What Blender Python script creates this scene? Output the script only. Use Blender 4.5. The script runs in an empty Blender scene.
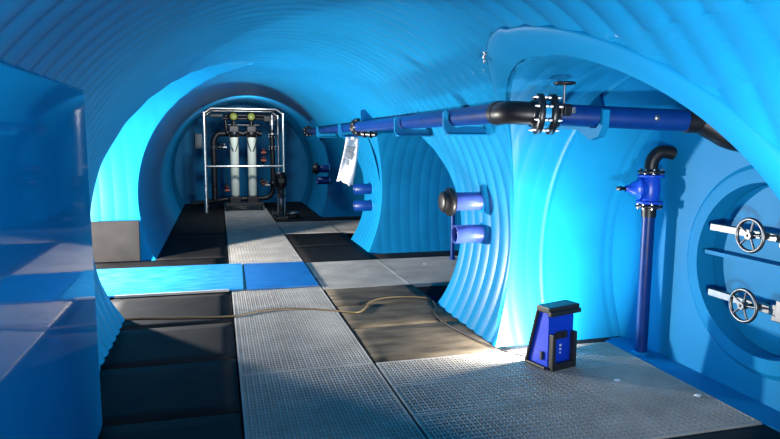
import bpy, bmesh, math, random
import numpy as np
from mathutils import Vector, Matrix
S = bpy.context.scene
COL = S.collection
PI = math.pi
rnd = random.Random(7)

# ------------------------------------------------------------------ camera
F, PITCH, YAW, ROLL, EYE = 622.04, 0.126945, 0.268043, 0.005345, 1.5
cd = bpy.data.cameras.new('camera'); cam = bpy.data.objects.new('camera', cd); COL.objects.link(cam)
cd.sensor_width = 36; cd.lens = F / 780 * 36; cd.clip_start = .02; cd.clip_end = 100
fw = Vector((math.sin(YAW) * math.cos(PITCH), math.cos(YAW) * math.cos(PITCH), -math.sin(PITCH)))
rt = Vector((math.cos(YAW), -math.sin(YAW), 0)); up = rt.cross(fw)
r2 = math.cos(ROLL) * rt + math.sin(ROLL) * up; u2 = -math.sin(ROLL) * rt + math.cos(ROLL) * up
M = Matrix((r2, u2, -fw)).transposed().to_4x4(); M.translation = (0, 0, EYE); cam.matrix_world = M
S.camera = cam
# ------------------------------------------------------------------ world, exposure, lamps out of view
S.view_settings.view_transform = 'Standard'; S.view_settings.look = 'None'
S.view_settings.gamma = 1; S.view_settings.use_curve_mapping = False
S.view_settings.exposure = 0.0
S.cycles.max_bounces = 10; S.cycles.diffuse_bounces = 3; S.cycles.glossy_bounces = 5
S.cycles.sample_clamp_indirect = 6; S.cycles.caustics_reflective = False; S.cycles.caustics_refractive = False
w = bpy.data.worlds.new('world'); S.world = w; w.use_nodes = True
w.node_tree.nodes['Background'].inputs[0].default_value = (.02, .05, .1, 1)
w.node_tree.nodes['Background'].inputs[1].default_value = .3

def lamp(name, loc, target, energy, size, color, spread=PI):
    ld = bpy.data.lights.new(name, 'AREA'); ld.shape = 'RECTANGLE'; ld.size = size[0]; ld.size_y = size[1]
    ld.energy = energy; ld.color = color; ld.spread = spread
    o = bpy.data.objects.new(name, ld); COL.objects.link(o)
    o.location = loc; o.rotation_euler = (Vector(target) - Vector(loc)).to_track_quat('-Z', 'Y').to_euler()
    return o
WARM = (1.0, .93, .84); COOL = (.93, .97, 1.0)
# work lamps hidden in the side tunnels: one in the middle left tunnel, one in the near right tunnel
lamp('lamp_left_tunnel', (-2.3, 6.95, .60), (.25, 5.45, .42), 175, (.16, .16), WARM, math.radians(105))
lamp('lamp_left_tunnel_back', (-2.3, 6.97, .60), (.25, 8.1, .45), 250, (.16, .16), WARM, math.radians(115))
lamp('lamp_near_tunnel', (1.05, .65, .75), (2.4, 2.6, 1.75), 40, (.2, .2), COOL, math.radians(105))
lamp('lamp_far_ceiling', (.56, 11.9, 2.12), (.56, 14.0, .6), 36, (.3, .2), COOL)
lamp('fill_behind_camera', (.7, -1.6, 1.15), (-.7, 1.6, 2.15), 32, (.25, .25), COOL, math.radians(85))  # unseen fill light added behind the camera to rake the near ceiling ribs

# ------------------------------------------------------------------ materials
def mat(name, col, rough=.5, metal=0., spec=.5, vary=0., vscale=4., bump=0., bscale=40., coat=0., stretch=(1, 1, 1), col2=None):
    m = bpy.data.materials.new(name); m.use_nodes = True; nt = m.node_tree; b = nt.nodes['Principled BSDF']
    b.inputs['Base Color'].default_value = (*col, 1); b.inputs['Roughness'].default_value = rough
    b.inputs['Metallic'].default_value = metal; b.inputs['Specular IOR Level'].default_value = spec
    if coat: b.inputs['Coat Weight'].default_value = coat; b.inputs['Coat Roughness'].default_value = .1
    tc = nt.nodes.new('ShaderNodeTexCoord'); mp = nt.nodes.new('ShaderNodeMapping'); mp.inputs['Scale'].default_value = stretch
    nt.links.new(tc.outputs['Object'], mp.inputs[0])
    if vary or col2:
        n = nt.nodes.new('ShaderNodeTexNoise'); n.inputs['Scale'].default_value = vscale; n.inputs['Detail'].default_value = 5
        nt.links.new(mp.outputs[0], n.inputs[0])
        r = nt.nodes.new('ShaderNodeValToRGB')
        c2 = col2 or tuple(min(1, c * (1 + vary)) for c in col); c1 = tuple(c * (1 - vary) for c in col) if not col2 else col
        r.color_ramp.elements[0].position = .35; r.color_ramp.elements[1].position = .68
        r.color_ramp.elements[0].color = (*c1, 1); r.color_ramp.elements[1].color = (*c2, 1)
        nt.links.new(n.outputs[0], r.inputs[0]); nt.links.new(r.outputs[0], b.inputs['Base Color'])
    if bump:
        n2 = nt.nodes.new('ShaderNodeTexNoise'); n2.inputs['Scale'].default_value = bscale; n2.inputs['Detail'].default_value = 4
        nt.links.new(mp.outputs[0], n2.inputs[0])
        bp = nt.nodes.new('ShaderNodeBump'); bp.inputs['Strength'].default_value = bump; bp.inputs['Distance'].default_value = .01
        nt.links.new(n2.outputs[0], bp.inputs['Height']); nt.links.new(bp.outputs[0], b.inputs['Normal'])
    return m
PE = mat('blue_polyethylene', (.005, .178, .385), .34, spec=.15, vary=.07, vscale=2.5, bump=.05, bscale=5)
PE_SMOOTH = mat('blue_polyethylene_smooth', (.004, .178, .385), .48, spec=.12, vary=.05, vscale=2, bump=.05, bscale=4)
PANEL = mat('glossy_blue_panel', (.002, .19, .44), .04, spec=.35, vary=.05, vscale=1.5, bump=.02, bscale=3)
SHEET = mat('scuffed_blue_sheet', (.005, .17, .42), .38, spec=.3, vary=.0, col2=(.04, .27, .52), vscale=5, bump=.15, bscale=12, stretch=(1, 3.5, 1))
PIPE = mat('royal_blue_pipe', (.001, .03, .17), .38, spec=.3, vary=.12, vscale=12)
STUB = mat('slate_blue_pipe', (.05, .09, .38), .33, vary=.1, vscale=12)
BLACKP = mat('black_plastic', (.006, .006, .008), .42, spec=.4, vary=.2)
FLG = mat('black_cast_iron', (.008, .009, .011), .35, spec=.6, bump=.2)
VALVE = mat('blue_epoxy', (.006, .07, .55), .35, bump=.1)
STEEL = mat('stainless_steel', (.15, .15, .155), .4, metal=1., vary=.1, vscale=20)
BOLT = mat('zinc_bolt', (.42, .42, .42), .35, metal=.9)
GRATE = mat('grey_grating', (.37, .35, .32), .7, spec=.08, vary=.16, vscale=3, bump=.3, bscale=120)
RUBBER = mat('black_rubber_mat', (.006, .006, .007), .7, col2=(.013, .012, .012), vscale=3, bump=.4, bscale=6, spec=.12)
RUBBER_LIT = mat('lamplit_rubber_mat', (.035, .029, .022), .75, col2=(.11, .088, .06), vscale=3, bump=.4, bscale=6, spec=.2, stretch=(1, 2.5, 1))  # mat rubber again, with the work light's warm brightness put into its colour
SHEET2 = mat('darker_blue_sheet', (.003, .10, .34), .35, vary=.0, col2=(.01, .16, .44), vscale=5, bump=.15, bscale=12, stretch=(1, 3.5, 1))
DECK = mat('dark_deck', (.01, .012, .015), .7, vary=.2)
BRIGHT = mat('polished_frame_steel', (.8, .78, .72), .3, metal=1., vary=.08, vscale=20)
YEL = mat('yellow_green_cap', (.22, .25, .05), .4, vary=.1)
VESSEL = mat('cream_filter_vessel', (.62, .66, .56), .45, vary=.06)
RED = mat('copper_red', (.30, .06, .03), .4, vary=.2)
PAPER = mat('white_plastic_sheet', (.6, .6, .63), .5, bump=.3, bscale=8)
INK = mat('grey_print', (.30, .32, .33), .7, vary=.4, vscale=60)
CABY = mat('tan_cable', (.17, .12, .055), .5, vary=.1)
CABK = mat('black_cable', (.012, .012, .012), .5, vary=.1)
GREYBOX = mat('grey_box', (.35, .40, .42), .5, vary=.05)
WHITE = mat('white_clip', (.8, .8, .8), .4, vary=.03)
LBODY = mat('blue_lamp_housing', (.004, .05, .62), .4, bump=.05)
DARKG = mat('charcoal_rubber', (.02, .021, .023), .5, vary=.1)
def emit(name, col, st):
    m = bpy.data.materials.new(name); m.use_nodes = True; b = m.node_tree.nodes['Principled BSDF']
    b.inputs['Base Color'].default_value = (.8, .8, .8, 1); b.inputs['Emission Color'].default_value = (*col, 1)
    b.inputs['Emission Strength'].default_value = st; return m
LGLASS = emit('lit_lamp_glass', WARM, 8)

# ------------------------------------------------------------------ helpers
def tag(o, label=None, cat=None, group=None, kind=None):
    if label: o['label'] = label
    if cat: o['category'] = cat
    if group: o['group'] = group
    if kind: o['kind'] = kind
    return o
def empty(name, loc=(0, 0, 0), rot=(0, 0, 0)):
    o = bpy.data.objects.new(name, None); COL.objects.link(o); o.location = loc; o.rotation_euler = rot
    o.empty_display_size = .1; return o
def link(name, me, m, parent=None, smooth=False):
    if m: me.materials.append(m)
    if smooth: me.polygons.foreach_set('use_smooth', [True] * len(me.polygons))
    o = bpy.data.objects.new(name, me); COL.objects.link(o)
    if parent: o.parent = parent
    return o
def copy_tree(o, parent=None):
    c = o.copy(); COL.objects.link(c); c.parent = parent
    for ch in list(o.children): copy_tree(ch, c)
    return c
class MB:
    """collects shapes, build() links them as one mesh object"""
    def __init__(s): s.v = []; s.f = []; s.sm = []
    def add(s, vs, fs, sm=False):
        n = len(s.v); s.v += [tuple(q) for q in vs]; s.f += [tuple(i + n for i in f) for f in fs]; s.sm += [sm] * len(fs); return s
    def box(s, lo, hi, M=None, bev=0):
        x0, y0, z0 = lo; x1, y1, z1 = hi
        if bev:
            bm = bmesh.new(); bmesh.ops.create_cube(bm, size=1)
            for v in bm.verts: v.co = Vector(((x0 + x1) / 2 + v.co.x * (x1 - x0), (y0 + y1) / 2 + v.co.y * (y1 - y0), (z0 + z1) / 2 + v.co.z * (z1 - z0)))
            bmesh.ops.bevel(bm, geom=bm.edges[:], offset=bev, segments=2, profile=.6, affect='EDGES')
            bm.verts.index_update()
            vs = [v.co.copy() for v in bm.verts]; fs = [[v.index for v in f.verts] for f in bm.faces]; bm.free()
        else:
            vs = [Vector(p) for p in ((x0, y0, z0), (x1, y0, z0), (x1, y1, z0), (x0, y1, z0), (x0, y0, z1), (x1, y0, z1), (x1, y1, z1), (x0, y1, z1))]
            fs = [(0, 3, 2, 1), (4, 5, 6, 7), (0, 1, 5, 4), (1, 2, 6, 5), (2, 3, 7, 6), (3, 0, 4, 7)]
        if M: vs = [M @ v for v in vs]
        return s.add(vs, fs)
    def lathe(s, prof, a, d, n=24, sm=True):
        """prof: (radius, distance along axis d) from point a"""
        a = Vector(a); d = Vector(d).normalized(); e1 = d.orthogonal().normalized(); e2 = d.cross(e1)
        vs = []; fs = []
        for r, t in prof:
            for k in range(n):
                an = 2 * PI * k / n; vs.append(a + d * t + (e1 * math.cos(an) + e2 * math.sin(an)) * r)
        for i in range(len(prof) - 1):
            for k in range(n):
                k2 = (k + 1) % n; fs.append((i * n + k, i * n + k2, (i + 1) * n + k2, (i + 1) * n + k))
        return s.add(vs, fs, sm)
    def cyl(s, a, b, r, n=20, r2=None):
        a = Vector(a); b = Vector(b); L = (b - a).length; r2 = r if r2 is None else r2
        s.lathe([(r, 0), (r2, L)], a, b - a, n)
        s.lathe([(1e-4, 0), (r, 0)], a, b - a, n, False); s.lathe([(r2, L), (1e-4, L)], a, b - a, n, False); return s
    def tube(s, pts, r, n=12, caps=True):
        pts = [Vector(q) for q in pts]; rs = r if isinstance(r, (list, tuple)) else [r] * len(pts)
        vs = []; fs = []; t0 = (pts[1] - pts[0]).normalized(); e = t0.orthogonal().normalized()
        for i, q in enumerate(pts):
            t = (pts[min(i + 1, len(pts) - 1)] - pts[max(i - 1, 0)]).normalized()
            e = (e - t * e.dot(t)).normalized(); g = t.cross(e)
            for k in range(n):
                an = 2 * PI * k / n; vs.append(q + (e * math.cos(an) + g * math.sin(an)) * rs[i])
        for i in range(len(pts) - 1):
            for k in range(n):
                k2 = (k + 1) % n; fs.append((i * n + k, i * n + k2, (i + 1) * n + k2, (i + 1) * n + k))
        s.add(vs, fs, True)
        if caps:
            s.add(vs[:n], [tuple(range(n))[::-1]]); s.add(vs[-n:], [tuple(range(n))])
        return s
    def torus(s, c, axis, R, r, n=36, k=10):
        c = Vector(c); d = Vector(axis).normalized(); e1 = d.orthogonal().normalized(); e2 = d.cross(e1)
        vs = []; fs = []
        for i in range(n):
            a = 2 * PI * i / n; o = e1 * math.cos(a) + e2 * math.sin(a)
            for j in range(k):
                b = 2 * PI * j / k; vs.append(c + o * (R + r * math.cos(b)) + d * r * math.sin(b))
        for i in range(n):
            for j in range(k):
                i2 = (i + 1) % n; j2 = (j + 1) % k; fs.append((i * k + j, i2 * k + j, i2 * k + j2, i * k + j2))
        return s.add(vs, fs, True)
    def prism(s, poly, ax, t0, t1):
        """poly: 2D points in the plane normal to axis ax ('x': (y,z), 'y': (x,z), 'z': (x,y))"""
        def P(q, t): return {'x': (t, q[0], q[1]), 'y': (q[0], t, q[1]), 'z': (q[0], q[1], t)}[ax]
        n = len(poly); vs = [P(q, t0) for q in poly] + [P(q, t1) for q in poly]
        fs = [tuple(range(n))[::-1], tuple(range(n, 2 * n))] + [(i, (i + 1) % n, n + (i + 1) % n, n + i) for i in range(n)]
        return s.add(vs, fs)
    def build(s, name, m, parent=None):
        me = bpy.data.meshes.new(name); me.from_pydata(s.v, [], s.f)
        me.polygons.foreach_set('use_smooth', s.sm); me.materials.append(m); me.update()
        bm = bmesh.new(); bm.from_mesh(me); bmesh.ops.recalc_face_normals(bm, faces=bm.faces[:]); bm.to_mesh(me); bm.free()
        o = bpy.data.objects.new(name, me); COL.objects.link(o)
        if parent: o.parent = parent
        return o
def smoothpath(pts, n=8):
    pts = [Vector(q) for q in pts]; P = [pts[0]] + pts + [pts[-1]]; out = []
    for i in range(1, len(P) - 2):
        a, b, c, d = P[i - 1:i + 3]
        for k in range(n):
            t = k / n; out.append(.5 * ((2 * b) + (c - a) * t + (2 * a - 5 * b + 4 * c - d) * t * t + (3 * b - a - 3 * c + d) * t ** 3))
    out.append(pts[-1]); return out

# ------------------------------------------------------------------ tunnel shell
XC, ZC, R = .56, .754, 1.562
Y_END, Y_REAR = 15.3, -2.4
PITCHC = .165
# openings: side, centre y, ry, centre z, rz, exponent, far x of the side tunnel
O_NEAR = dict(y=2.95, ry=1.286, z=.642, rz=1.286, n=2.0, x=3.0)
O_MID = dict(y=6.70, ry=1.45, z=.50, rz=1.20, n=2.4, x=3.5)
O_FAR = dict(y=10.76, ry=1.60, z=.50, rz=1.20, n=2.3, x=3.5)
O_LEFT = dict(y=6.86, ry=1.55, z=.755, rz=1.55, n=2.0, x=-2.9)
def halfw(o, z):
    q = abs(z - o['z']) / o['rz']
    return 0. if q >= 1 else o['ry'] * (1 - q ** o['n']) ** (1 / o['n'])
def corr(y, th):
    """height of the wound profile: rounded bulges between narrow grooves"""
    t = y / PITCHC + th / (2 * PI)
    return .014 * np.abs(np.sin(PI * t)) ** .9
def wallmesh(name, th0, th1, ops, m, label):
    ths = set()
    a = th0
    while a < th1 - 1e-6:
        ths.add(a); zz = ZC + R * math.sin(a); a += math.radians(1.6 if zz > -.05 else 5)
    ths.add(th1)
    for o in ops:
        s = (o['z'] + o['rz'] - ZC) / R
        if abs(s) < 1:
            t = math.asin(s); t = t if math.cos((th0 + th1) / 2) >= 0 or th1 <= PI / 2 + .01 else PI - t
            sg = -1 if t < PI / 2 else 1
            for k in range(0, 14):
                q = t + sg * .0009 * k * k
                if th0 < q < th1: ths.add(q)
    ths = np.array(sorted(ths)); zs = ZC + R * np.sin(ths)
    bounds = [(np.full(len(ths), Y_REAR), 0)]
    los = []; 
    for o in ops:
        hw = np.array([halfw(o, z) for z in zs]); los.append((o['y'] - hw, o['y'] + hw, hw))
    edges = [(np.full(len(ths), Y_REAR), None)] ; patches = []
    prev = np.full(len(ths), Y_REAR); prevw = np.full(len(ths), 0.)
    for lo, hi, hw in los:
        patches.append((prev, lo, prevw, hw)); prev = hi; prevw = hw
    patches.append((prev, np.full(len(ths), Y_END), prevw, np.zeros(len(ths))))
    V = []; Fc = []; base = 0
    for A, B, wa, wb in patches:
        ny = max(4, int(np.max(B - A) / .0135)) + 1
        u = np.linspace(0, 1, ny)[None, :]
        Yg = A[:, None] + (B - A)[:, None] * u; T = ths[:, None] + 0 * Yg
        da = np.where(wa[:, None] > 0, np.clip((Yg - A[:, None]) / .04, 0, 1), 1); db = np.where(wb[:, None] > 0, np.clip((B[:, None] - Yg) / .04, 0, 1), 1)
        rr = R - corr(Yg, T) * da * db
        X = XC + rr * np.cos(T); Z = ZC + rr * np.sin(T)
        V.append(np.stack([X, Yg, Z], -1).reshape(-1, 3))
        i = np.arange(len(ths) - 1)[:, None] * ny + np.arange(ny - 1)[None, :] + base
        Fc.append(np.stack([i, i + 1, i + ny + 1, i + ny], -1).reshape(-1, 4)); base += len(ths) * ny
    V = np.concatenate(V); Fc = np.concatenate(Fc)
    o = npmesh(name, V, Fc, m); tag(o, label, None, None, 'structure'); return o
def npmesh(name, V, Fc, m, parent=None):
    me = bpy.data.meshes.new(name); me.vertices.add(len(V)); me.vertices.foreach_set('co', np.asarray(V, np.float32).ravel())
    me.loops.add(Fc.size); me.loops.foreach_set('vertex_index', Fc.astype(np.int32).ravel())
    me.polygons.add(len(Fc)); me.polygons.foreach_set('loop_start', np.arange(len(Fc), dtype=np.int32) * 4)
    me.polygons.foreach_set('use_smooth', np.ones(len(Fc), bool)); me.update(calc_edges=True); me.materials.append(m)
    bm = bmesh.new(); bm.from_mesh(me); bmesh.ops.remove_doubles(bm, verts=bm.verts[:], dist=1e-5)
    bmesh.ops.dissolve_degenerate(bm, dist=1e-6, edges=bm.edges[:]); bm.to_mesh(me); bm.free()
    o = bpy.data.objects.new(name, me); COL.objects.link(o)
    if parent: o.parent = parent
    return o
wallmesh('wall_right', -PI / 2, math.radians(68), [O_NEAR, O_MID, O_FAR], PE, 'right wall of the blue ribbed main tunnel')
wallmesh('ceiling', math.radians(68), math.radians(92), [], PE, 'curved ribbed blue crown of the main tunnel')
wallmesh('wall_left', math.radians(92), math.radians(270), [O_LEFT], PE, 'left wall of the blue ribbed main tunnel')

def sidetunnel(name, o, label, amp=.0025, smooth_from=None, pitch=.14, near=True, m=PE, ridge=None):
    sg = 1 if o['x'] > 0 else -1; nphi = 200
    phi = np.linspace(0, 2 * PI, nphi + 1); c, s = np.cos(phi), np.sin(phi); n = 2 / o['n']
    dy = np.sign(c) * np.abs(c) ** n; dz = np.sign(s) * np.abs(s) ** n
    Yp = o['y'] + o['ry'] * dy; Zp = o['z'] + o['rz'] * dz
    q = np.clip(R * R - (Zp - ZC) ** 2, 0, None); xs = XC + sg * np.sqrt(q)
    L = abs(o['x'] - XC); nx = int(L / .012); u = np.linspace(0, 1, nx)[None, :]
    X = xs[:, None] + (o['x'] - xs)[:, None] * u
    d = np.abs(X - xs[:, None]); edge = np.clip(d / .05, 0, 1) * np.clip(np.abs(o['x'] - X) / .05, 0, 1)
    a = np.full_like(X, amp)
    if smooth_from: a = a * np.clip((smooth_from - X) / .1, 0, 1)
    h = a * np.abs(np.sin(PI * (X / pitch + phi[:, None] / (2 * PI)))) ** .7 * edge
    if ridge:
        for rx, rh, rw in ridge: h = h + rh * np.exp(-((X - rx) / rw) ** 2)
    f = 1 - h / o['ry']
    Y = o['y'] + o['ry'] * dy[:, None] * f; Z = o['z'] + o['rz'] * dz[:, None] * f
    V = np.stack([X, Y, Z], -1).reshape(-1, 3)
    i = np.arange(nphi)[:, None] * nx + np.arange(nx - 1)[None, :]
    Fc = np.stack([i, i + 1, i + nx + 1, i + nx], -1).reshape(-1, 4)
    ob = npmesh(name, V, Fc, m); tag(ob, label, None, None, 'structure'); return ob
sidetunnel('wall_near_right', O_NEAR, 'curved blue wall of the near right side tunnel', amp=.0035, smooth_from=2.36, ridge=[(2.38, .012, .018), (2.93, -.004, .03)])
sidetunnel('wall_middle_right', O_MID, 'curved ribbed wall of the middle right side tunnel')
sidetunnel('wall_far_right', O_FAR, 'curved wall of the far right side tunnel')
sidetunnel('wall_middle_left', O_LEFT, 'curved lit wall of the left side tunnel', pitch=.16)
def cap(name, o, label, m=PE_SMOOTH, dish=.03):
    b = MB(); n = 96; rings = 10; vs = [(o['x'] + dish, o['y'], o['z'])]
    for r in range(1, rings + 1):
        for k in range(n):
            a = 2 * PI * k / n; e = 2 / o['n']; c, s = math.cos(a), math.sin(a)
            f = r / rings * 1.01; vs.append((o['x'] + dish * (1 - (r / rings) ** 2), o['y'] + o['ry'] * f * math.copysign(abs(c) ** e, c), o['z'] + o['rz'] * f * math.copysign(abs(s) ** e, s)))
    fs = [(0, 1 + k, 1 + (k + 1) % n) for k in range(n)]
    for r in range(rings - 1):
        for k in range(n):
            k2 = (k + 1) % n; fs.append((1 + r * n + k, 1 + (r + 1) * n + k, 1 + (r + 1) * n + k2, 1 + r * n + k2))
    b.add(vs, fs, True); return tag(b.build(name, m), label, None, None, 'structure')
cap('wall_middle_right_end', O_MID, 'blue end plate of the middle right side tunnel')
cap('wall_far_right_end', O_FAR, 'blue end plate of the far right side tunnel')
cap('wall_middle_left_end', O_LEFT, 'blue end plate of the left side tunnel', dish=-.03)
b = MB(); b.lathe([(1e-4, .10), (.5, .09), (1.0, .06), (1.4, .015), (R + .02, 0)], (XC, Y_END, ZC), (0, 1, 0), 96)
tag(b.build('wall_end', PE_SMOOTH), 'round blue plate closing the far end of the main tunnel', None, None, 'structure')
b = MB(); b.lathe([(1e-4, -.10), (1.0, -.06), (R + .02, 0)], (XC, Y_REAR, ZC), (0, 1, 0), 96)
tag(b.build('wall_rear', PE_SMOOTH), 'round blue plate closing the main tunnel behind the camera', None, None, 'structure')
# end wall of the near right tunnel, with the round hatch recess
HY, HZ, HR = 2.80, .77, .505
def endwall():
    b = MB(); n = 120; o = O_NEAR; X0 = o['x']
    ring = [[], [], [], [], []]
    for k in range(n):
        a = 2 * PI * k / n; c, s = math.cos(a), math.sin(a)
        hole = Vector((X0 + .12, HY + HR * c, HZ + HR * s)); lip = Vector((X0 - .028, HY + HR * c, HZ + HR * s))
        lipo = Vector((X0 - .020, HY + (HR + .085) * c, HZ + (HR + .085) * s)); basei = Vector((X0, HY + (HR + .115) * c, HZ + (HR + .115) * s))
        # outer boundary where the same ray from the hatch centre meets the tunnel profile
        t = .3
        for _ in range(60):
            y = HY + t * c; z = HZ + t * s
            g = ((y - o['y']) / o['ry']) ** 2 + ((z - o['z']) / o['rz']) ** 2
            t += (1.008 - math.sqrt(g)) * .9
        out = Vector((X0, HY + t * c, HZ + t * s))
        for L, p in zip(ring, (hole, lip, lipo, basei, out)): L.append(p)
    vs = sum(ring, []); fs = []
    for r in range(4):
        for k in range(n):
            k2 = (k + 1) % n; fs.append((r * n + k, r * n + k2, (r + 1) * n + k2, (r + 1) * n + k))
    b.add(vs, fs, False)
    ob = b.build('wall_near_right_end', PE_SMOOTH)
    return tag(ob, 'flat blue end plate of the near right tunnel with a round hatch opening', None, None, 'structure')
endwall()
# smooth collar band around the near right opening
def collar():
    o = O_NEAR; A = np.radians(np.linspace(-20, 200, 160)); ns = 14; V = []
    for a in A:
        z0 = o['z'] + o['rz'] * math.sin(a)
        # full width over the crown and near side, vanishing down the far side
        c = math.cos(a); wd = .135
        if c > 0: wd = .135 * min(1, max(0, (math.sin(a) - .60) / .40)) ** 1.0 + .012
        for k in range(ns):
            s = k / (ns - 1); f = s * wd
            y = o['y'] + (o['ry'] + f) * math.cos(a); z = o['z'] + (o['rz'] + f) * math.sin(a)
            h = .038 * min(1, wd / .08) * (math.sin(PI * min(1, .15 + s * .85)) ** .5 if s < 1 else 0) - .002
            rr = R - h; x = XC + math.sqrt(max(rr * rr - (z - ZC) ** 2, 0)); V.append((x, y, z))
    i = np.arange(len(A) - 1)[:, None] * ns + np.arange(ns - 1)[None, :]
    Fc = np.stack([i, i + 1, i + ns + 1, i + ns], -1).reshape(-1, 4)
    tag(npmesh('trim_1', np.array(V), Fc, PE_SMOOTH), 'smooth blue welded collar arching over the near right tunnel mouth', None, None, 'structure')
collar()
# glossy partition closing the left side near the camera
PX = -.635
b = MB(); b.box((PX - .02, -1.2, -.3), (PX, 3.42, 1.725))
tag(b.build('wall_left_panel', PANEL), 'flat mirror-glossy blue partition panel on the near left side', None, None, 'structure')
# weld bead along the top of the partition
b = MB(); b.tube([(PX - .012, -1.2, 1.728), (PX - .012, 3.42, 1.728)], .012, 8); b.tube([(PX - .008, 3.422, 0), (PX - .008, 3.422, 1.725)], .008, 8)
tag(b.build('trim_2', PE_SMOOTH), 'weld bead along the edge of the glossy partition', None, None, 'structure')

# ------------------------------------------------------------------ floor
b = MB(); zt = -.014; zb = -.045
for x0, x1, y0, y1 in [(PX, .075, -1.0, 3.42), (-.82, .075, 3.42, 6.22), (-1.8, .075, 7.62, 8.15), (-.82, .075, 8.15, Y_END), (.985, 1.93, 3.96, 6.11), (.985, 1.93, 7.53, 9.96),
                       (.985, 1.93, 11.41, Y_END), (.985, 2.79, 1.5, 2.53), (1.93, 2.98, 3.955, 4.06), (1.93, 3.45, 7.53, 7.95), (1.93, 3.45, 11.41, 12.1), (-2.7, -.82, 5.6, 6.25), (-2.7, .075, 6.25, 7.62)]:
    b.box((x0, y0, zb), (x1, y1, zt))
tag(b.build('floor', DECK), 'dark deck beneath the rubber mats', None, None, 'structure')
b = MB(); b.box((2.795, 1.9, -.03), (3.0, 4.02, -.002))
tag(b.build('trim_3', PE_SMOOTH), 'blue ledge between grating and hatch wall', None, None, 'structure')
b = MB()
for y0, y1 in ((-1, 15.25),):
    for x in (.12, .935): b.box((x - .03, y0, -.16), (x + .03, y1, -.042))
for y in (2.56, 3.1, 3.55, 3.9, 6.15, 7.48, 10.0, 11.37):
    b.box((.98, y - .025, -.14), (2.78, y + .025, -.042))
tag(b.build('floor_beam', DECK), 'dark support beams under the gratings', None, None, 'structure')

def grating(x0, x1, y0, y1, label):
    g = .004; x0 += g; x1 -= g; y0 += g; y1 -= g; z1 = 0.; z0 = -.038; P = .02; wd = .0034
    root = MB(); t = .006
    root.box((x0, y0, z0), (x1, y0 + 2 * t, z1)).box((x0, y1 - 2 * t, z0), (x1, y1, z1)).box((x0, y0 + 2 * t, z0), (x0 + 2 * t, y1 - 2 * t, z1)).box((x1 - 2 * t, y0 + 2 * t, z0), (x1, y1 - 2 * t, z1))
    r = root.build('floor_grating', GRATE); tag(r, label, 'grating', 'grey floor grating panels')
    l = MB(); nx = round((x1 - x0) / P); ny = round((y1 - y0) / P)
    for i in range(1, nx):
        x = x0 + (x1 - x0) * i / nx; q = wd * (1.25 if i % 2 == 0 else .95); l.box((x - q, y0 + t, z0 + .003), (x + q, y1 - t, z1 - (.0012 if i % 2 == 0 else .0025)))
    for j in range(1, ny):
        y = y0 + (y1 - y0) * j / ny; q = wd * (1.25 if j % 2 == 0 else .95); l.box((x0 + t, y - q, z0 + .003), (x1 - t, y + q, z1 - (.0006 if j % 2 == 0 else .003)))
    lo = l.build('lattice', GRATE, r); lo['kind'] = 'stuff'; return r
SX0, SX1 = .085, .975
grating(SX0, SX1, -.9, .75, 'grey walkway grating lowest of the central strip, in deep shadow')
grating(SX0, SX1, .75, 2.45, 'grey walkway grating in shadow beside the near black mats')
grating(SX0, SX1, 2.45, 3.95, 'grey walkway grating half in shadow, level with the near side tunnel')
grating(SX0, SX1, 3.95, 6.12, 'long grey walkway grating in front of the blue floor sheets')
grating(SX0, SX1, 6.12, 7.52, 'grey walkway grating underneath the darker blue floor sheet')
grating(SX0, SX1, 7.52, 9.97, 'grey walkway grating just behind the blue floor sheets')
grating(SX0, SX1, 9.97, 11.4, 'grey walkway grating second from the filter skid')
grating(SX0, SX1, 11.4, 13.3, 'grey walkway grating ending at the filter skid')
grating(SX0, SX1, 13.3, 15.15, 'last grey walkway grating, carrying the cream filter vessels')
gr1 = grating(.985, 2.79, 2.54, 3.1, 'wide grey grating in the near side tunnel, bordering the black mat')
gr2 = grating(.985, 2.79, 3.1, 3.53, 'wide grey grating in the near side tunnel, middle of three rows')
gr3 = grating(.985, 2.79, 3.53, 3.95, 'wide grey grating that the blue work light stands on')
gr4 = grating(.985, 1.9, 6.12, 7.52, 'grey grating between walkway and middle right tunnel')
gr5 = grating(1.9, 3.4, 6.12, 7.52, 'grey grating inside the middle right tunnel by the slim blue pipe')
grating(.985, 1.88, 9.97, 11.4, 'small grey grating right of the walkway near the pump')
grating(1.88, 3.4, 9.97, 11.4, 'grey grating inside the far right tunnel')
for g, x, y in ((gr2, 2.39, 3.26), (gr1, 2.71, 2.93), (gr5, 2.39, 7.09)):
    b = MB(); b.lathe([(1e-4, .008), (.014, .007), (.018, 0)], (x, y, .0), (0, 0, 1), 10); b.box((x - .02, y - .006, 0), (x + .02, y + .006, .006))
    c = b.build('clip', WHITE, g); c['label'] = 'small white plastic clip'

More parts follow.
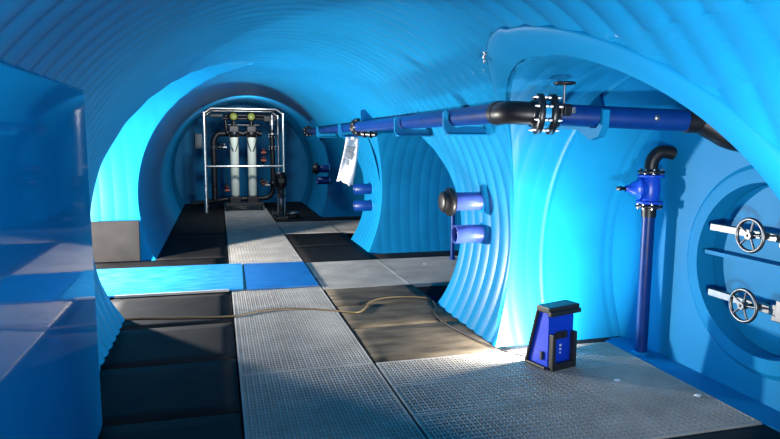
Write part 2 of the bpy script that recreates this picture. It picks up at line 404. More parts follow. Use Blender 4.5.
MATG = 'black rubber floor mats'
def rubber_mat(x0, x1, y0, y1, label, xl0=None, z=0., m=None):
    """thin mat with slightly wavy rounded top; xl0 = left x at the far end when it differs"""
    g = .005; nx = 8; ny = max(4, int((y1 - y0) / .12)); vs = []; fs = []
    sd = rnd.random() * 50
    for j in range(ny + 1):
        for i in range(nx + 1):
            v = j / ny; u = i / nx; xa = x0 + ((xl0 if xl0 is not None else x0) - x0) * v + g; xb = x1 - g
            x = xa + (xb - xa) * u; y = y0 + g + (y1 - y0 - 2 * g) * v
            e = min(u, 1 - u, v, 1 - v)
            vs.append((x, y, z - .001 + .0018 * math.sin(3.1 * x + sd) * math.sin(2.7 * y + sd) - (.004 if e == 0 else 0)))
    n = len(vs); vs += [(a, c, z - .0135) for a, c, d in vs]
    for j in range(ny):
        for i in range(nx):
            q = j * (nx + 1) + i; fs.append((q, q + 1, q + nx + 2, q + nx + 1)); fs.append((n + q, n + q + nx + 1, n + q + nx + 2, n + q + 1))
    for i in range(nx):
        fs.append((i, n + i, n + i + 1, i + 1)); q = ny * (nx + 1) + i; fs.append((q, q + 1, n + q + 1, n + q))
    for j in range(ny):
        q = j * (nx + 1); fs.append((q, q + nx + 1, n + q + nx + 1, n + q)); q += nx; fs.append((q, n + q, n + q + nx + 1, q + nx + 1))
    b = MB(); b.add(vs, fs, True); return tag(b.build('rubber_mat', m or RUBBER), label, 'mat', MATG)
rubber_mat(PX + .005, .08, .7, 2.1, 'black rubber mat before the nearest one along the glossy blue panel')
rubber_mat(PX + .005, .08, 2.1, 3.4, 'nearest visible black rubber mat along the glossy blue panel')
rubber_mat(-.81, .08, 3.4, 4.28, 'black rubber mat beside the foot of the left pillar')
rubber_mat(-.81, .08, 4.28, 5.17, 'black rubber mat at the tip of the left pillar')
rubber_mat(-.99, .08, 5.17, 6.22, 'black rubber mat in front of the light blue floor sheet, crossed by cable', xl0=-1.0)
rubber_mat(-1.55, .08, 7.63, 8.14, 'narrow lit rubber mat right behind the light blue floor sheet')
rubber_mat(-.80, .08, 8.14, 10.2, 'black rubber mat left of walkway where the shaded tunnel begins')
rubber_mat(-.80, .08, 10.2, 12.6, 'black rubber mat left of walkway before the steel pole')
rubber_mat(-.80, .08, 12.6, 15.2, 'black rubber mat left under the filter skid frame')
rubber_mat(.985, 1.93, 5.45, 6.11, 'dark rubber mat beside the walkway crossed by the tan cable bend', m=RUBBER_LIT)
rubber_mat(.985, 1.93, 4.76, 5.44, 'brownish lit rubber mat in the middle, at the right pillar tip', m=RUBBER_LIT)
rubber_mat(.985, 1.93, 3.96, 4.75, 'brightly lit brown rubber mat in front of the right pillar foot', m=RUBBER_LIT)
rubber_mat(.985, 1.93, 7.53, 8.72, 'black rubber mat nearer of two between middle and far right tunnels')
rubber_mat(.985, 1.93, 8.73, 9.96, 'black rubber mat farther of two between middle and far right tunnels')
rubber_mat(.985, 1.93, 11.41, 13.2, 'black rubber mat under the vertical pump')
rubber_mat(.985, 1.93, 13.2, 15.2, 'black rubber mat in the far right corner behind the pump')
rubber_mat(.985, 2.79, 1.5, 2.53, 'black rubber mat at the bottom right corner of the near tunnel')
rubber_mat(1.94, 2.97, 3.955, 4.055, 'narrow black rubber strip along the near tunnel wall behind the lamp')
rubber_mat(1.94, 3.4, 7.53, 7.93, 'narrow black rubber strip along the middle right tunnel wall')
rubber_mat(1.94, 3.4, 11.41, 11.9, 'narrow black rubber strip in the far right tunnel')

def sheet(poly, label, m, z0, z1):
    b = MB(); b.prism(poly, 'z', z0, z1); o = b.build('plastic_sheet', m)
    tag(o, label, 'sheet', 'blue sheets on the floor'); return o
sh = sheet([(-2.3, 6.26), (.20, 6.26), (.235, 7.58), (-2.3, 7.62)], 'pale blue plastic floor sheet reaching into the left tunnel', SHEET, .003, .018)
b = MB(); b.box((-.99, 6.235, .001), (.06, 6.258, .022)); e = b.build('edge_strip', GRATE, sh); e['label'] = 'light grey front edge strip'
sheet([(.235, 6.24), (.955, 6.25), (.965, 7.52), (.255, 7.56)], 'darker blue plastic floor sheet lying across the walkway grating', SHEET2, .002, .016)
# upright mat leaning on the far wall of the left tunnel
b = MB(); Mx = Matrix.Translation((-1.22, 8.12, .002)) @ Matrix.Rotation(math.radians(-6), 4, 'X') @ Matrix.Rotation(math.radians(-3), 4, 'Z')
b.box((-.36, -.012, 0), (.25, .012, .50), Mx, bev=.006)
tag(b.build('rubber_mat', RUBBER), 'grey rubber mat standing upright against the bright left tunnel wall', 'mat', None)

# ------------------------------------------------------------------ cables
def cable(pts, r, m, label):
    b = MB(); b.tube(smoothpath([(x, y, z + r) for x, y, z in pts], 10), r, 8)
    return tag(b.build('power_cable', m), label, 'cable')
cable([(-.93, 5.42, 0), (-.72, 5.45, 0), (-.35, 5.38, 0), (.07, 5.32, 0), (.35, 5.43, .001), (.62, 5.42, .001), (.9, 5.30, .001), (1.06, 5.19, 0), (1.15, 5.18, 0), (1.24, 5.32, 0), (1.33, 5.50, 0), (1.5, 5.60, 0), (1.72, 5.58, 0), (1.88, 5.50, 0)], .0075, CABY,
      'tan extension cable running across the walkway grating and mats')
cable([(1.90, 5.38, 0), (1.86, 5.20, 0), (1.78, 5.0, 0), (1.76, 4.80, 0), (1.77, 4.6, 0), (1.80, 4.42, 0), (1.84, 4.2, 0), (1.90, 4.02, 0), (1.98, 3.85, .001), (2.06, 3.74, .001)], .006, CABK,
      'thin black cable looping round the right pillar foot to the work light')

# ------------------------------------------------------------------ work light
def work_light(loc, rotz, energy):
    """local: front towards +Y, back towards -Y, width along X"""
    t = empty('work_light', loc, (0, 0, rotz))
    tag(t, 'blue and black LED work light standing on the grating', 'lamp')
    W = .125; side = [(-.105, .0), (.085, .0), (-.02, .40), (-.085, .40), (-.105, .33)]
    b = MB(); b.prism([(y, z + .01) for y, z in side], 'x', -W + .012, W - .012); b.build('housing', LBODY, t)
    # charcoal guard framing the front and the two side edges
    b = MB()
    for s in (-1, 1):
        b.tube([(s * W, .08, .012), (s * W, -.022, .405)], .013, 8); b.tube([(s * W, -.022, .405), (s * W, -.09, .408)], .013, 8)
        b.tube([(s * W, -.10, .012), (s * W, .08, .012)], .012, 8)
    b.box((-W, .068, .0), (W, .094, .028)); b.build('guard', DARKG, t)
    b = MB(); b.box((-W - .012, -.135, .385), (W + .012, -.01, .428), bev=.01); b.box((-W - .012, -.15, .37), (W + .012, -.12, .40), bev=.006); b.build('top_grip', DARKG, t)
    b = MB(); b.prism([(.0775, .03), (.087, .03), (-.013, .385), (-.0225, .385)], 'x', -W + .02, W - .02); b.build('lens', LGLASS, t)
    b = MB()
    for s in (-1, 1):
        b.box((s * .095 - .014, -.150, .004), (s * .095 + .014, -.112, .245), bev=.006)
        b.box((s * .095 - .014, -.150, .0), (s * .095 + .014, .02, .022), bev=.004)
    b.box((-.1, -.150, .0), (.1, -.122, .045), bev=.006); b.build('stand', DARKG, t)
    b = MB(); b.box((-.055, -.118, .20), (.05, -.10, .25), bev=.005); b.box((-.05, -.13, .21), (-.01, -.112, .24), bev=.004); b.box((.005, -.13, .21), (.04, -.112, .24), bev=.004)
    b.build('socket', DARKG, t)
    b = MB(); b.box((-.008, -.1085, .145), (.008, -.104, .16)); b.box((-.008, -.1085, .12), (.008, -.104, .132)); b.box((-.006, -.1085, .098), (.006, -.104, .106)); q = b.build('symbol', WHITE, t); q['label'] = 'white marks on the housing'
    b = MB(); b.box((-W - .004, -.07, .06), (-W + .012, -.05, .115), bev=.004); b.build('side_latch', DARKG, t)
    ld = bpy.data.lights.new('work_light_lamp', 'AREA'); ld.shape = 'RECTANGLE'; ld.size = .2; ld.size_y = .33; ld.energy = energy; ld.color = WARM; ld.spread = PI
    lo = bpy.data.objects.new('work_light_lamp', ld); COL.objects.link(lo); lo.parent = t; n = Vector((0, .36, .10)).normalized()
    lo.location = (0, .052, .21); lo.rotation_euler = n.to_track_quat('-Z', 'Y').to_euler()
    return t
work_light((2.13, 3.66, .0), math.radians(15), 115)

# ------------------------------------------------------------------ pipe fittings
def flange(parent, c, d, r, th=.024, nb=8, hub=None, boltr=.011, name='flange', bolts=True, inner=None, both=True):
    c = Vector(c); d = Vector(d).normalized(); b = MB(); hub = hub or r * .6
    b.lathe([(hub * .98, -th * 1.3), (hub, -th / 2), (r - .004, -th / 2), (r, -th / 2 + .004), (r, th / 2 - .004), (r - .004, th / 2), (hub, th / 2), (hub * .98, th * 1.3)], c, d, 32)
    f = b.build(name, FLG, parent)
    if bolts:
        e1 = d.orthogonal().normalized(); e2 = d.cross(e1); rr = (r + hub) / 2 + .003; proto = None
        for k in range(nb):
            a = 2 * PI * (k + .5) / nb; q = e1 * math.cos(a) * rr + e2 * math.sin(a) * rr
            if proto is None:
                b = MB(); b.lathe([(1e-4, -th * .95), (boltr, -th * .95), (boltr, th * .95), (1e-4, th * .95)], (0, 0, 0), d, 6, False)
                b.lathe([(1e-4, -th * 1.25), (boltr * .5, -th * 1.25), (boltr * .5, th * 1.25), (1e-4, th * 1.25)], (0, 0, 0), d, 6, False)
                o = b.build('bolt', BOLT, f); proto = o
            else:
                o = proto.copy(); COL.objects.link(o); o.parent = f
            o.location = c + q
    return f

# ring main along the right wall, then across the near right tunnel
run = empty('water_pipe', (1.65, 7.0, 1.66)); tag(run, 'royal blue water pipe running high along the right wall into the near tunnel', 'pipe')
def inrun(b, name, m):
    o = b.build(name, m); o.parent = run; o.matrix_parent_inverse = Matrix.Translation((-1.65, -7.0, -1.66)); return o
PA = [(1.64, 3.50, 1.665), (1.66, 5.5, 1.662), (1.65, 7.44, 1.66)]
b = MB(); b.tube(smoothpath(PA, 8), .062, 24); inrun(b, 'pipe_section', PIPE)
b = MB(); b.tube([(1.65, 7.56, 1.655), (1.64, 11.75, 1.65)], .052, 20); inrun(b, 'pipe_section', PIPE)
b = MB(); b.tube(smoothpath([(1.64, 11.82, 1.65), (1.64, 12.0, 1.65), (1.70, 12.12, 1.65), (1.82, 12.15, 1.65)], 5), .05, 16); inrun(b, 'pipe_section', BLACKP)
def B(X): return Vector((X, 3.35 - .274 * (X - 1.65), 1.662 - .041 * (X - 1.65)))
Bd = (B(2.6) - B(1.7)).normalized()
b = MB(); b.tube(smoothpath([(1.64, 3.51, 1.664), (1.64, 3.46, 1.664), (1.65, 3.40, 1.664), (1.68, 3.36, 1.663), B(1.74), B(1.79)], 6), .068, 24); inrun(b, 'elbow', BLACKP)
b = MB(); b.tube([(1.64, 3.53, 1.665), (1.64, 3.48, 1.665)], .072, 24); inrun(b, 'coupling_rim', BLACKP)
b = MB(); b.tube([B(1.88), B(2.66)], .063, 24); inrun(b, 'pipe_section', PIPE)
for c, rr in ((B(1.80), .118), (B(1.872), .118)):
    f = flange(run, (0, 0, 0), Bd, rr, .034, 8, .078, .009); f.location = c - Vector((1.65, 7.0, 1.66))
b = MB(); b.tube([B(1.816), B(1.856)], .083, 24); o = inrun(b, 'wafer_valve', mat('wafer_blue', (.01, .30, .62), .35)); o['label'] = 'light blue wafer valve body'
b = MB(); c = B(1.915); b.box((c.x - .035, c.y - .085, c.z - .01), (c.x + .03, c.y - .03, c.z + .06), bev=.008); b.box((c.x - .02, c.y - .1, c.z + .0), (c.x + .02, c.y - .08, c.z + .045), bev=.004); inrun(b, 'valve_gearbox', FLG)
b = MB(); b.box((c.x + .022, c.y - .11, c.z + .005), (c.x + .045, c.y - .085, c.z + .04), bev=.003); inrun(b, 'position_tag', BOLT)
b = MB(); b.cyl((c.x - .005, c.y - .06, c.z + .05), (c.x - .005, c.y - .06, c.z + .17), .007, 10); inrun(b, 'valve_stem', BOLT)
b = MB(); h = Vector((c.x - .005, c.y - .06, c.z + .175)); b.torus(h, (0, 0, 1), .055, .008, 28, 8); b.cyl(h - Vector((0, 0, .012)), h + Vector((0, 0, .006)), .014, 12)
for k in range(4):
    a = PI / 4 + k * PI / 2; b.tube([h, h + Vector((.052 * math.cos(a), .052 * math.sin(a), 0))], .005, 6)
inrun(b, 'handwheel', BLACKP)
b = MB(); b.lathe([(1e-4, .002), (.016, .002), (.016, -.006)], B(2.446) + Vector((-.02, -.0605, 0.005)), (-.27, -.96, .0), 20); o = inrun(b, 'round_label', BOLT); o['label'] = 'small round silver sticker'
b = MB(); b.tube(smoothpath([B(2.63), B(2.70), B(2.76), B(2.80) + Vector((0, -.02, -.03))], 6), .072, 24); inrun(b, 'elbow', BLACKP)
b = MB(); b.tube(smoothpath([B(2.73), (2.80, 3.02, 1.575), (2.85, 2.99, 1.54), (2.92, 2.97, 1.52), (3.01, 2.96, 1.515)], 8), .078, 24); inrun(b, 'elbow', BLACKP)
for y, rr in ((7.5, .105), (11.8, .10)):
    f = flange(run, (0, 0, 0), (0, 1, 0), rr, .03, 8, .055, .011); f.location = Vector((1.65 if y < 9 else 1.64, y, 1.658)) - Vector((1.65, 7.0, 1.66))
b = MB(); b.cyl((1.66, 7.55, 1.575), (1.84, 7.35, 1.565), .028, 14); b.cyl((1.72, 7.48, 1.572), (1.735, 7.465, 1.571), .045, 14); b.cyl((1.78, 7.41, 1.568), (1.795, 7.395, 1.567), .045, 14); inrun(b, 'branch_valve', FLG)

# cradle brackets welded to the wall (plates in the x-z plane with an upturned lip)
def bracket(y, label, ext=.0, tall=False):
    xw = XC + math.sqrt(R * R - (1.58 - ZC) ** 2) + .01
    p = [(1.545, 1.70), (1.562, 1.715), (1.58, 1.70), (1.582, 1.64), (1.60, 1.605), (1.65, 1.592), (1.72, 1.602), (xw - .03, 1.60), (xw - .015, 1.545), (1.60, 1.54), (1.565, 1.55), (1.548, 1.575)]
    b = MB(); b.prism(p, 'y', y - .012, y + .012); b.box((1.575, y - .05, 1.535), (xw - .02, y + .05, 1.548), bev=.002)
    o = b.build('pipe_bracket', PE_SMOOTH)
    return tag(o, label, 'bracket', 'blue cradle brackets under the long pipe')
bracket(4.22, 'blue cradle bracket under the pipe closest to the black elbow')
bracket(5.50, 'blue cradle bracket under the pipe second from the black elbow')
bracket(8.25, 'blue cradle bracket the white sheet hangs from')
bracket(10.2, 'blue cradle bracket farthest along the pipe')
def gusset(y, label):
    b = MB(); b.prism([(1.60, 1.725), (1.60, 1.84), (1.70, 1.87), (1.78, 1.77), (1.84, 1.62), (1.72, 1.725)], 'y', y - .012, y + .012)
    tag(b.build('support_plate', PE_SMOOTH), label, 'plate', 'blue wall plates above the long pipe')
gusset(7.15, 'blue wall plate above the pipe beside the nearer bolted flange')
gusset(11.3, 'blue wall plate above the pipe beside the farther bolted flange')
# hook bracket carrying the crossing pipe, welded to the tunnel wall
c = B(2.13)
b = MB(); xx = c.x
yw = O_NEAR['y'] + halfw(O_NEAR, 1.54) 
b.prism([(c.y - .092, c.z + .035), (c.y - .068, c.z + .045), (c.y - .068, c.z - .03), (c.y - .03, c.z - .066), (c.y + .03, c.z - .066), (c.y + .07, c.z - .03), (c.y + .16, c.z + .02), (yw + .02, c.z + .05), (yw + .02, c.z - .05), (c.y + .17, c.z - .075), (c.y + .03, c.z - .135), (c.y - .05, c.z - .115), (c.y - .088, c.z - .06)], 'x', xx - .022, xx + .022)
tag(b.build('pipe_bracket', PE_SMOOTH), 'blue hook bracket holding the crossing pipe in the near tunnel', 'bracket')
b = MB(); yw2 = O_NEAR['y'] + halfw(O_NEAR, 1.77) + .03
b.prism([(yw2 - .12, 1.70), (yw2 + .10, 1.70), (yw2 - .06, 1.835)], 'x', 2.34, 2.362)
tag(b.build('support_plate', PE_SMOOTH), 'triangular blue plate above the crossing pipe', 'plate')

# stub pipes through the wall
STG = 'stub pipes through the right wall'
def stub(y, z, L, capped, label, r=.076, m=STUB):
    xw = XC + math.sqrt(R * R - (z - ZC) ** 2)
    t = empty('pipe_stub', (xw, y, z)); tag(t, label, 'pipe', STG)
    b = MB(); b.lathe([(r, .03), (r, -L), (r - .008, -L - .001), (r - .010, -L), (r - .010, .02)], (0, 0, 0), (1, 0, 0), 32); b.build('tube', m, t)
    b = MB(); b.lathe([(r + .02, .0), (r + .012, -.012), (r, -.016)], (0, 0, 0), (1, 0, 0), 32); b.build('weld_ring', PE_SMOOTH, t)
    if capped:
        b = MB(); R1 = r * 1.55
        b.lathe([(r, -L + .03), (R1 * .9, -L + .026), (R1, -L + .016), (R1, -L - .012), (R1 * .93, -L - .022), (R1 * .74, -L - .028), (R1 * .74, -L - .06), (R1 * .64, -L - .075), (R1 * .3, -L - .08), (1e-4, -L - .08)], (0, 0, 0), (1, 0, 0), 32)
        b.build('end_cap', BLACKP, t)
    else:
        b = MB(); b.lathe([(1e-4, -L + .06), (r - .011, -L + .06)], (0, 0, 0), (1, 0, 0), 24, False); b.build('plug', BLACKP, t)
    return t
stub(4.78, 1.00, .28, True, 'slate blue stub pipe with a black end cap on the near pillar')
stub(4.79, .725, .25, False, 'open slate blue stub pipe low on the near pillar')
stub(8.72, .80, .26, False, 'blue stub pipe upper of the pair below the white sheet', m=PIPE)
stub(8.66, .565, .26, False, 'blue stub pipe lower of the pair below the white sheet', m=PIPE)
stub(12.25, .93, .26, True, 'small distant blue stub pipe with black cap near the pump', m=PIPE)
stub(12.25, .70, .26, False, 'small distant open blue stub pipe near the pump', m=PIPE)
b = MB(); b.cyl((2.83, 7.30, 0), (2.83, 7.30, .78), .028, 14); b.cyl((2.83, 7.30, 0), (2.83, 7.30, .03), .042, 14)
tag(b.build('slim_standpipe', PIPE), 'slim dark blue upright pipe in the middle right tunnel', 'pipe')

# hanging white sheet
def hanging():
    nx, nz = 8, 26; vs = []; fs = []
    for j in range(nz + 1):
        for i in range(nx + 1):
            u = i / nx - .5; v = j / nz
            x = 1.655 + u * (.175 + .04 * v) - .10 * v ** 1.2 + .035; z = 1.535 - .60 * v - (.04 * u * v) - .02 * math.sin(6 * u) * v
            y = 8.02 + .015 * math.sin(5 * u + 4 * v) + .02 * v
            if j == nz: z += .012 * math.sin(20 * u)
            vs.append((x, y, z))
    n = len(vs); vs += [(x, y + .002, z) for x, y, z in vs]
    for j in range(nz):
        for i in range(nx):
            q = j * (nx + 1) + i; fs.append((q, q + 1, q + nx + 2, q + nx + 1)); fs.append((n + q, n + q + nx + 1, n + q + nx + 2, n + q + 1))
    for j in range(nz):
        q = j * (nx + 1); fs.append((q, q + nx + 1, n + q + nx + 1, n + q)); q += nx; fs.append((q, n + q, n + q + nx + 1, q + nx + 1))
    for i in range(nx):
        fs.append((i, n + i, n + i + 1, i + 1)); q = nz * (nx + 1) + i; fs.append((q, q + 1, n + q + 1, n + q))
    b = MB(); b.add(vs, fs, True); o = b.build('paper_sheet', PAPER)
    tag(o, 'white plastic sheet with a grey printed block hanging from a pipe bracket', 'sheet')
    b = MB()
    def strip(u0, u1, v0, v1):
        P = []
        for u, v in ((u0, v0), (u1, v0), (u1, v1), (u0, v1)):
            P.append((1.655 + u * (.175 + .04 * v) - .10 * v ** 1.2 + .035, 8.02 + .015 * math.sin(5 * u + 4 * v) + .02 * v - .004, 1.535 - .60 * v - (.04 * u * v) - .02 * math.sin(6 * u) * v))
        q = [(x, y + .002, z) for x, y, z in P]
        b.add(P + q, [(0, 1, 2, 3), (4, 7, 6, 5), (0, 4, 5, 1), (1, 5, 6, 2), (2, 6, 7, 3), (3, 7, 4, 0)])
    for k in range(6): strip(-.36 + .03 * (k % 2), .30 - .05 * (k % 3), .20 + k * .048, .235 + k * .048)
    strip(-.18, .0, .50, .62)
    p = b.build('print', INK, o); p['label'] = 'grey printed block'
    b = MB(); b.box((1.67, 8.01, 1.505), (1.71, 8.035, 1.54)); b.tube([(1.69, 8.03, 1.53), (1.69, 8.12, 1.525), (1.69, 8.19, 1.530)], .004, 6); b.build('tie', WHITE, o)
hanging()
# foil tag on the fold by the collar
b = MB(); vs = []
zf = 1.98; xf = XC + math.sqrt(R * R - (zf - ZC) ** 2) - .045
pts = [(xf - .005 * (k % 2), 3.37 + .012 * math.sin(k * 2.3), zf + .035 - .012 * k) for k in range(7)]
b.tube(smoothpath(pts, 4), .006, 6)
tag(b.build('foil_strip', BOLT), 'tiny crumpled silver foil strip stuck on the fold above the elbow', 'foil')

# ------------------------------------------------------------------ standpipe with gate valve
sp = empty('valve_standpipe', (2.875, 3.67, 0)); tag(sp, 'upright dark blue pipe with blue gate valve and black elbow in near tunnel', 'pipe')
b = MB(); b.cyl((0, 0, -.02), (0, 0, 1.03), .043, 24); b.build('pipe', PIPE, sp)
b = MB(); b.lathe([(.062, 0), (.058, .01), (.044, .016)], (0, 0, -.001), (0, 0, 1), 24); b.build('floor_collar', PE_SMOOTH, sp)
b = MB(); b.cyl((0, 0, .98), (0, 0, 1.05), .05, 24); b.build('pipe_sleeve', BLACKP, sp)
for z in (1.055, 1.082, 1.265, 1.292):
    blk = z in (1.055, 1.292)
    f = flange(sp, (0, 0, z), (0, 0, 1), .09, .018, 8, .05, .009, bolts=blk)
    if not blk: f.data.materials.clear(); f.data.materials.append(VALVE); f['label'] = 'blue valve flange'
b = MB(); b.lathe([(.05, 1.08), (.062, 1.11), (.068, 1.175), (.062, 1.24), (.05, 1.27)], (0, 0, 0), (0, 0, 1), 24)
b.build('valve_body', VALVE, sp)
b = MB(); dd = Vector((-.93, .36, 0)).normalized()
b.lathe([(.05, 0), (.066, .03), (.066, .06), (.078, .062), (.078, .082), (.06, .084), (.045, .12), (.028, .14), (.024, .165)], (0, 0, 1.175), dd, 20); b.build('valve_bonnet', VALVE, sp)
b = MB(); b.lathe([(.012, .16), (.012, .19), (.017, .19), (.015, .225), (1e-4, .228)], (0, 0, 1.175), dd, 12); b.build('valve_stem', STEEL, sp)
b = MB(); b.tube(smoothpath([(0, 0, 1.30), (0, 0, 1.35), (.012, -.006, 1.39), (.045, -.02, 1.425), (.09, -.035, 1.43), (.135, -.05, 1.42)], 7), .046, 24); b.build('elbow', BLACKP, sp)

# ------------------------------------------------------------------ hatch
ht = empty('access_hatch', (3.10, HY, HZ)); tag(ht, 'round recessed blue access hatch with cross ribs behind the steel handwheels', 'hatch')
b = MB(); b.lathe([(1e-4, 0), (HR - .004, 0), (HR - .004, .03)], (0, 0, 0), (1, 0, 0), 64, False); b.build('door_plate', PE_SMOOTH, ht)
for z in (.03,): 
    b = MB(); b.box((-.09, -math.sqrt(HR ** 2 - z * z) + .01, z - .012), (0, math.sqrt(HR ** 2 - z * z) - .01, z + .012)); b.build('rib', PE_SMOOTH, ht)
b = MB(); b.box((-.08, -.155, -HR + .03), (0, -.13, HR - .03)); b.build('rib', PE_SMOOTH, ht)
def clamp(z, yl, yc, label):
    X = 2.945; t = empty('hatch_clamp', (X, yc, z)); tag(t, label, 'clamp', 'steel clamps across the hatch')
    b = MB(); b.box((0, -.75, -.021), (.045, yl - yc, .021), bev=.003); b.build('clamp_bar', STEEL, t)
    b = MB(); b.box((-.02, -.30, .018), (.06, -.16, .045), bev=.003); b.box((-.02, -.30, -.045), (.06, -.16, -.018), bev=.003); b.box((-.03, -.27, -.04), (-.018, -.19, .075), bev=.003); b.build('clamp_bracket', STEEL, t)
    b = MB(); b.cyl((-.075, 0, 0), (.13, 0, 0), .009, 10); b.build('spindle', STEEL, t)
    c = (-.055, 0, 0); wh = MB(); wh.torus(c, (1, 0, 0), .092, .011, 40, 10); w_ = wh.build('handwheel', STEEL, t)
    b = MB(); b.cyl((-.075, 0, 0), (-.035, 0, 0), .022, 16); b.build('hub', STEEL, w_)
    for k in range(5):
        a = PI / 2 + k * 2 * PI / 5 + .2; b = MB(); b.tube([(-.055, .018 * math.cos(a), .018 * math.sin(a)), (-.055, .088 * math.cos(a), .088 * math.sin(a))], .0065, 8); b.build('spoke', STEEL, w_)
clamp(.975, 3.18, 2.82, 'upper steel clamp bar with spoked handwheel across the hatch')
clamp(.565, 3.16, 2.83, 'lower steel clamp bar with spoked handwheel across the hatch')

# ------------------------------------------------------------------ filter skid at the far end
sk = empty('filter_skid', (.52, 13.8, 0)); tag(sk, 'stainless framed filter skid with two cream vessels at the tunnel end', 'filter unit')
def part(b, name, m, par=sk):
    o = b.build(name, m); o.parent = par; 
    if par is sk: o.matrix_parent_inverse = Matrix.Translation((-.52, -13.8, 0))
    return o
for x, y in ((-.27, 13.2), (1.31, 13.2), (-.27, 14.4), (1.31, 14.4)):
    b = MB(); b.cyl((x, y, .0), (x, y, 2.04), .028 if x > 0 else .034, 14); part(b, 'pole', BRIGHT)
    b = MB(); b.cyl((x, y, .0), (x, y, .012), .055, 14); part(b, 'foot_plate', STEEL)
b = MB(); b.cyl((-.27, 13.2, .95), (1.31, 13.2, .95), .022, 14); part(b, 'crossbar', BRIGHT)
for y in (13.2, 14.4):
    b = MB(); b.tube([(-.26, y, 2.02), (-.13, y, 2.12), (1.17, y, 2.12), (1.30, y, 2.02)], .023, 12); part(b, 'crossbar', BRIGHT)
for x in (-.13, 1.17):
    b = MB(); b.cyl((x, 13.2, 2.12), (x, 14.4, 2.12), .02, 12); part(b, 'top_rail', BRIGHT)
for vx in (.32, .68):
    b = MB(); b.lathe([(1e-4, .28), (.07, .285), (.088, .33), (.09, 1.50), (.085, 1.56), (1e-4, 1.58)], (vx, 13.55, 0), (0, 0, 1), 24); v = part(b, 'filter_vessel', VESSEL)
    b = MB(); b.lathe([(.06, 1.53), (.11, 1.55), (.115, 1.62), (.10, 1.70), (.06, 1.73), (1e-4, 1.735)], (vx, 13.55, 0), (0, 0, 1), 20); b.cyl((vx - .14, 13.55, 1.64), (vx + .14, 13.55, 1.64), .045, 12); b.box((vx - .1, 13.44, 1.64), (vx + .1, 13.64, 1.78), bev=.02); part(b, 'vessel_head', BLACKP)
    b = MB(); b.lathe([(1e-4, .02), (.06, .015), (.075, 0), (.075, -.06)], (vx, 13.43, 1.97), (0, -1, .12), 24); g = part(b, 'gauge_cap', YEL); g['label'] = 'yellow green round cap'
    b = MB(); b.lathe([(.078, .004), (.092, .0), (.092, -.08), (1e-4, -.085)], (vx, 13.43, 1.97), (0, -1, .12), 24); b.cyl((vx, 13.5, 1.7), (vx, 13.5, 1.9), .04, 12); part(b, 'control_head', BLACKP)
    b = MB(); b.box((vx - .12, 13.42, .15), (vx + .12, 13.68, .30), bev=.02); b.cyl((vx - .05, 13.40, .2), (vx - .05, 13.44, .2), .04, 12); part(b, 'vessel_base', BLACKP)
    b = MB()
    for s in (-1, 1): b.tube(smoothpath([(vx + s * .1, 13.45, 1.6), (vx + s * .085, 13.42, 1.45), (vx + s * .02, 13.44, 1.25)], 5), .008, 6)
    part(b, 'hose', CABK)
    b = MB(); b.cyl((vx - (.17 if vx < .5 else -.17), 13.45, .0), (vx - (.17 if vx < .5 else -.17), 13.45, .14), .02, 8); part(b, 'leg', BLACKP)
b = MB(); b.box((.12, 13.40, .10), (.90, 13.70, .17), bev=.01); part(b, 'base_frame', DARKG)
# black manifold: left riser loop, right riser and lower loop
b = MB(); b.tube(smoothpath([(-.10, 13.75, .22), (-.10, 13.75, 1.3), (-.09, 13.75, 1.48), (-.02, 13.75, 1.59), (.10, 13.75, 1.62), (.9, 13.75, 1.62)], 8), .062, 14); part(b, 'manifold_pipe', BLACKP)
b = MB(); b.tube(smoothpath([(-.55, 13.85, .12), (.0, 13.8, .20), (.2, 13.8, .22), (.8, 13.8, .22), (1.0, 13.8, .24), (1.10, 13.8, .34), (1.13, 13.8, .5), (1.13, 13.8, 1.5), (1.12, 13.8, 1.72)], 8), .055, 14); part(b, 'manifold_pipe', BLACKP)
b = MB(); b.tube(smoothpath([(.18, 13.7, 1.62), (.16, 13.7, 1.85), (.16, 13.7, 1.98), (.3, 13.7, 2.0), (.95, 13.7, 2.0), (1.1, 13.7, 1.98)], 6), .035, 10); b.tube([(.1, 13.62, 1.93), (.95, 13.62, 1.93)], .03, 10); part(b, 'upper_manifold_pipe', BLACKP)
b = MB(); b.tube([(.2, 13.6, 1.80), (.85, 13.6, 1.80)], .012, 8); part(b, 'steel_tube', STEEL)
for x, z, dr in ((-.10, 1.32, 1), (1.13, 1.32, 1), (1.13, .55, 1), (-.10, .42, 1), (.14, .5, 0), (.9, .58, 0), (.92, 1.05, 0), (.2, .22, 0), (1.13, 1.58, 1)):
    f = flange(sk, (0, 0, 0), (0, 0, 1) if dr else (1, 0, 0), .085, .03, 6, .055, .012, bolts=(z > 1.2)); f.location = Vector((x, 13.77, z)) - Vector((.52, 13.8, 0)); f.name = 'flange'
for x, z, m in ((.04, 1.33, FLG), (.16, .42, RED), (.93, 1.05, RED), (.93, 1.22, RED), (.93, .55, RED), (.12, 1.33, BOLT), (1.0, .52, BOLT)):
    b = MB(); b.cyl((x - .05, 13.62, z), (x + .05, 13.62, z), .028, 10); b.cyl((x, 13.62, z), (x, 13.62, z + .07), .012, 8); b.torus((x, 13.62, z + .07), (0, 0, 1), .035, .008, 12, 6); b.cyl((x, 13.62, z), (x, 13.76, z), .02, 8)
    v = part(b, 'small_valve', m)
b = MB(); b.cyl((1.12, 13.62, 1.70), (1.12, 13.62, 2.02), .022, 10); b.cyl((1.12, 13.62, 1.80), (1.12, 13.62, 1.90), .06, 14); b.cyl((1.12, 13.62, 1.60), (1.12, 13.62, 1.64), .06, 12); part(b, 'sight_glass', BOLT)
b = MB(); b.box((.95, 13.64, 1.88), (1.2, 13.8, 2.0), bev=.01); part(b, 'control_box', DARKG)
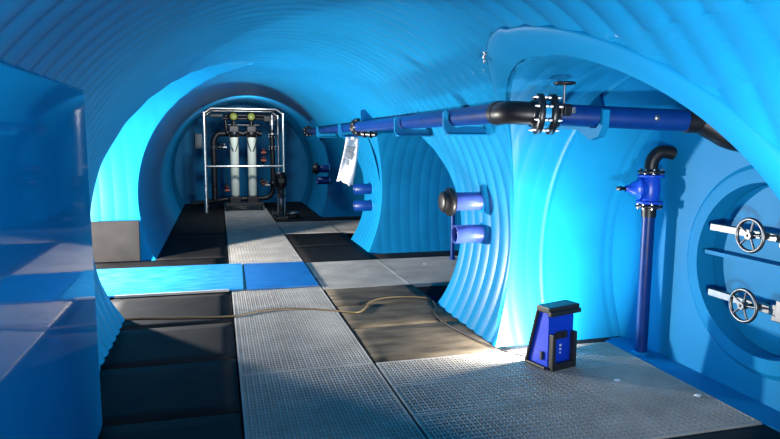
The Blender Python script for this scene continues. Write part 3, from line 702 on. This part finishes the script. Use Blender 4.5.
b = MB(); b.box((-.16, 13.6, 1.96), (.1, 13.7, 2.02), bev=.01); part(b, 'terminal_box', DARKG)

# vertical pump
pm = empty('vertical_pump', (1.12, 11.95, .002)); tag(pm, 'vertical black and steel multistage pump right of the filter skid', 'pump')
b = MB(); b.box((-.12, -.1, 0), (.12, .1, .03), bev=.006); b.lathe([(.10, .03), (.095, .06), (.07, .09), (.065, .14)], (0, 0, 0), (0, 0, 1), 20); b.cyl((-.16, 0, .09), (.16, 0, .09), .035, 14); b.cyl((-.17, 0, .09), (-.15, 0, .09), .065, 16); b.cyl((.15, 0, .09), (.17, 0, .09), .065, 16)
b.build('pump_base', FLG, pm)
b = MB(); b.lathe([(.06, .14), (.068, .15), (.068, .38), (.062, .40)], (0, 0, 0), (0, 0, 1), 24); b.build('pump_casing', STEEL, pm)
b = MB(); b.lathe([(.062, .40), (.09, .42), (.09, .44), (.07, .45), (.075, .58), (.095, .60)], (0, 0, 0), (0, 0, 1), 20); b.build('coupling_guard', DARKG, pm)
b = MB(); b.lathe([(.10, .60), (.105, .61), (.105, .84), (.09, .88), (1e-4, .89)], (0, 0, 0), (0, 0, 1), 24)
for k in range(16):
    a = 2 * PI * k / 16; Mx = Matrix.Rotation(a, 4, 'Z'); b.box((.1, -.004, .63), (.118, .004, .83), Mx)
b.box((-.06, -.15, .68), (.06, -.09, .78), bev=.01); b.build('motor', BLACKP, pm)
for x in (-.06, .06):
    b = MB(); b.cyl((x, -.075, .05), (x, -.075, .42), .007, 8); b.build('tie_rod', BOLT, pm)
b = MB(); b.tube(smoothpath([(.17, 0, .09), (.27, 0, .1), (.33, .1, .06), (.34, .25, -.0)], 6), .035, 12); b.build('outlet_pipe', BOLT, pm)
# junction box on the far wall
b = MB(); b.box((-.52, 15.2, 1.28), (-.36, 15.31, 1.62), bev=.01); j = b.build('junction_box', GREYBOX); tag(j, 'small grey box on the end wall left of the steel frame', 'box')
b = MB(); b.box((-.50, 15.19, 1.31), (-.38, 15.2, 1.59), bev=.003); b.build('cover', GREYBOX, j)
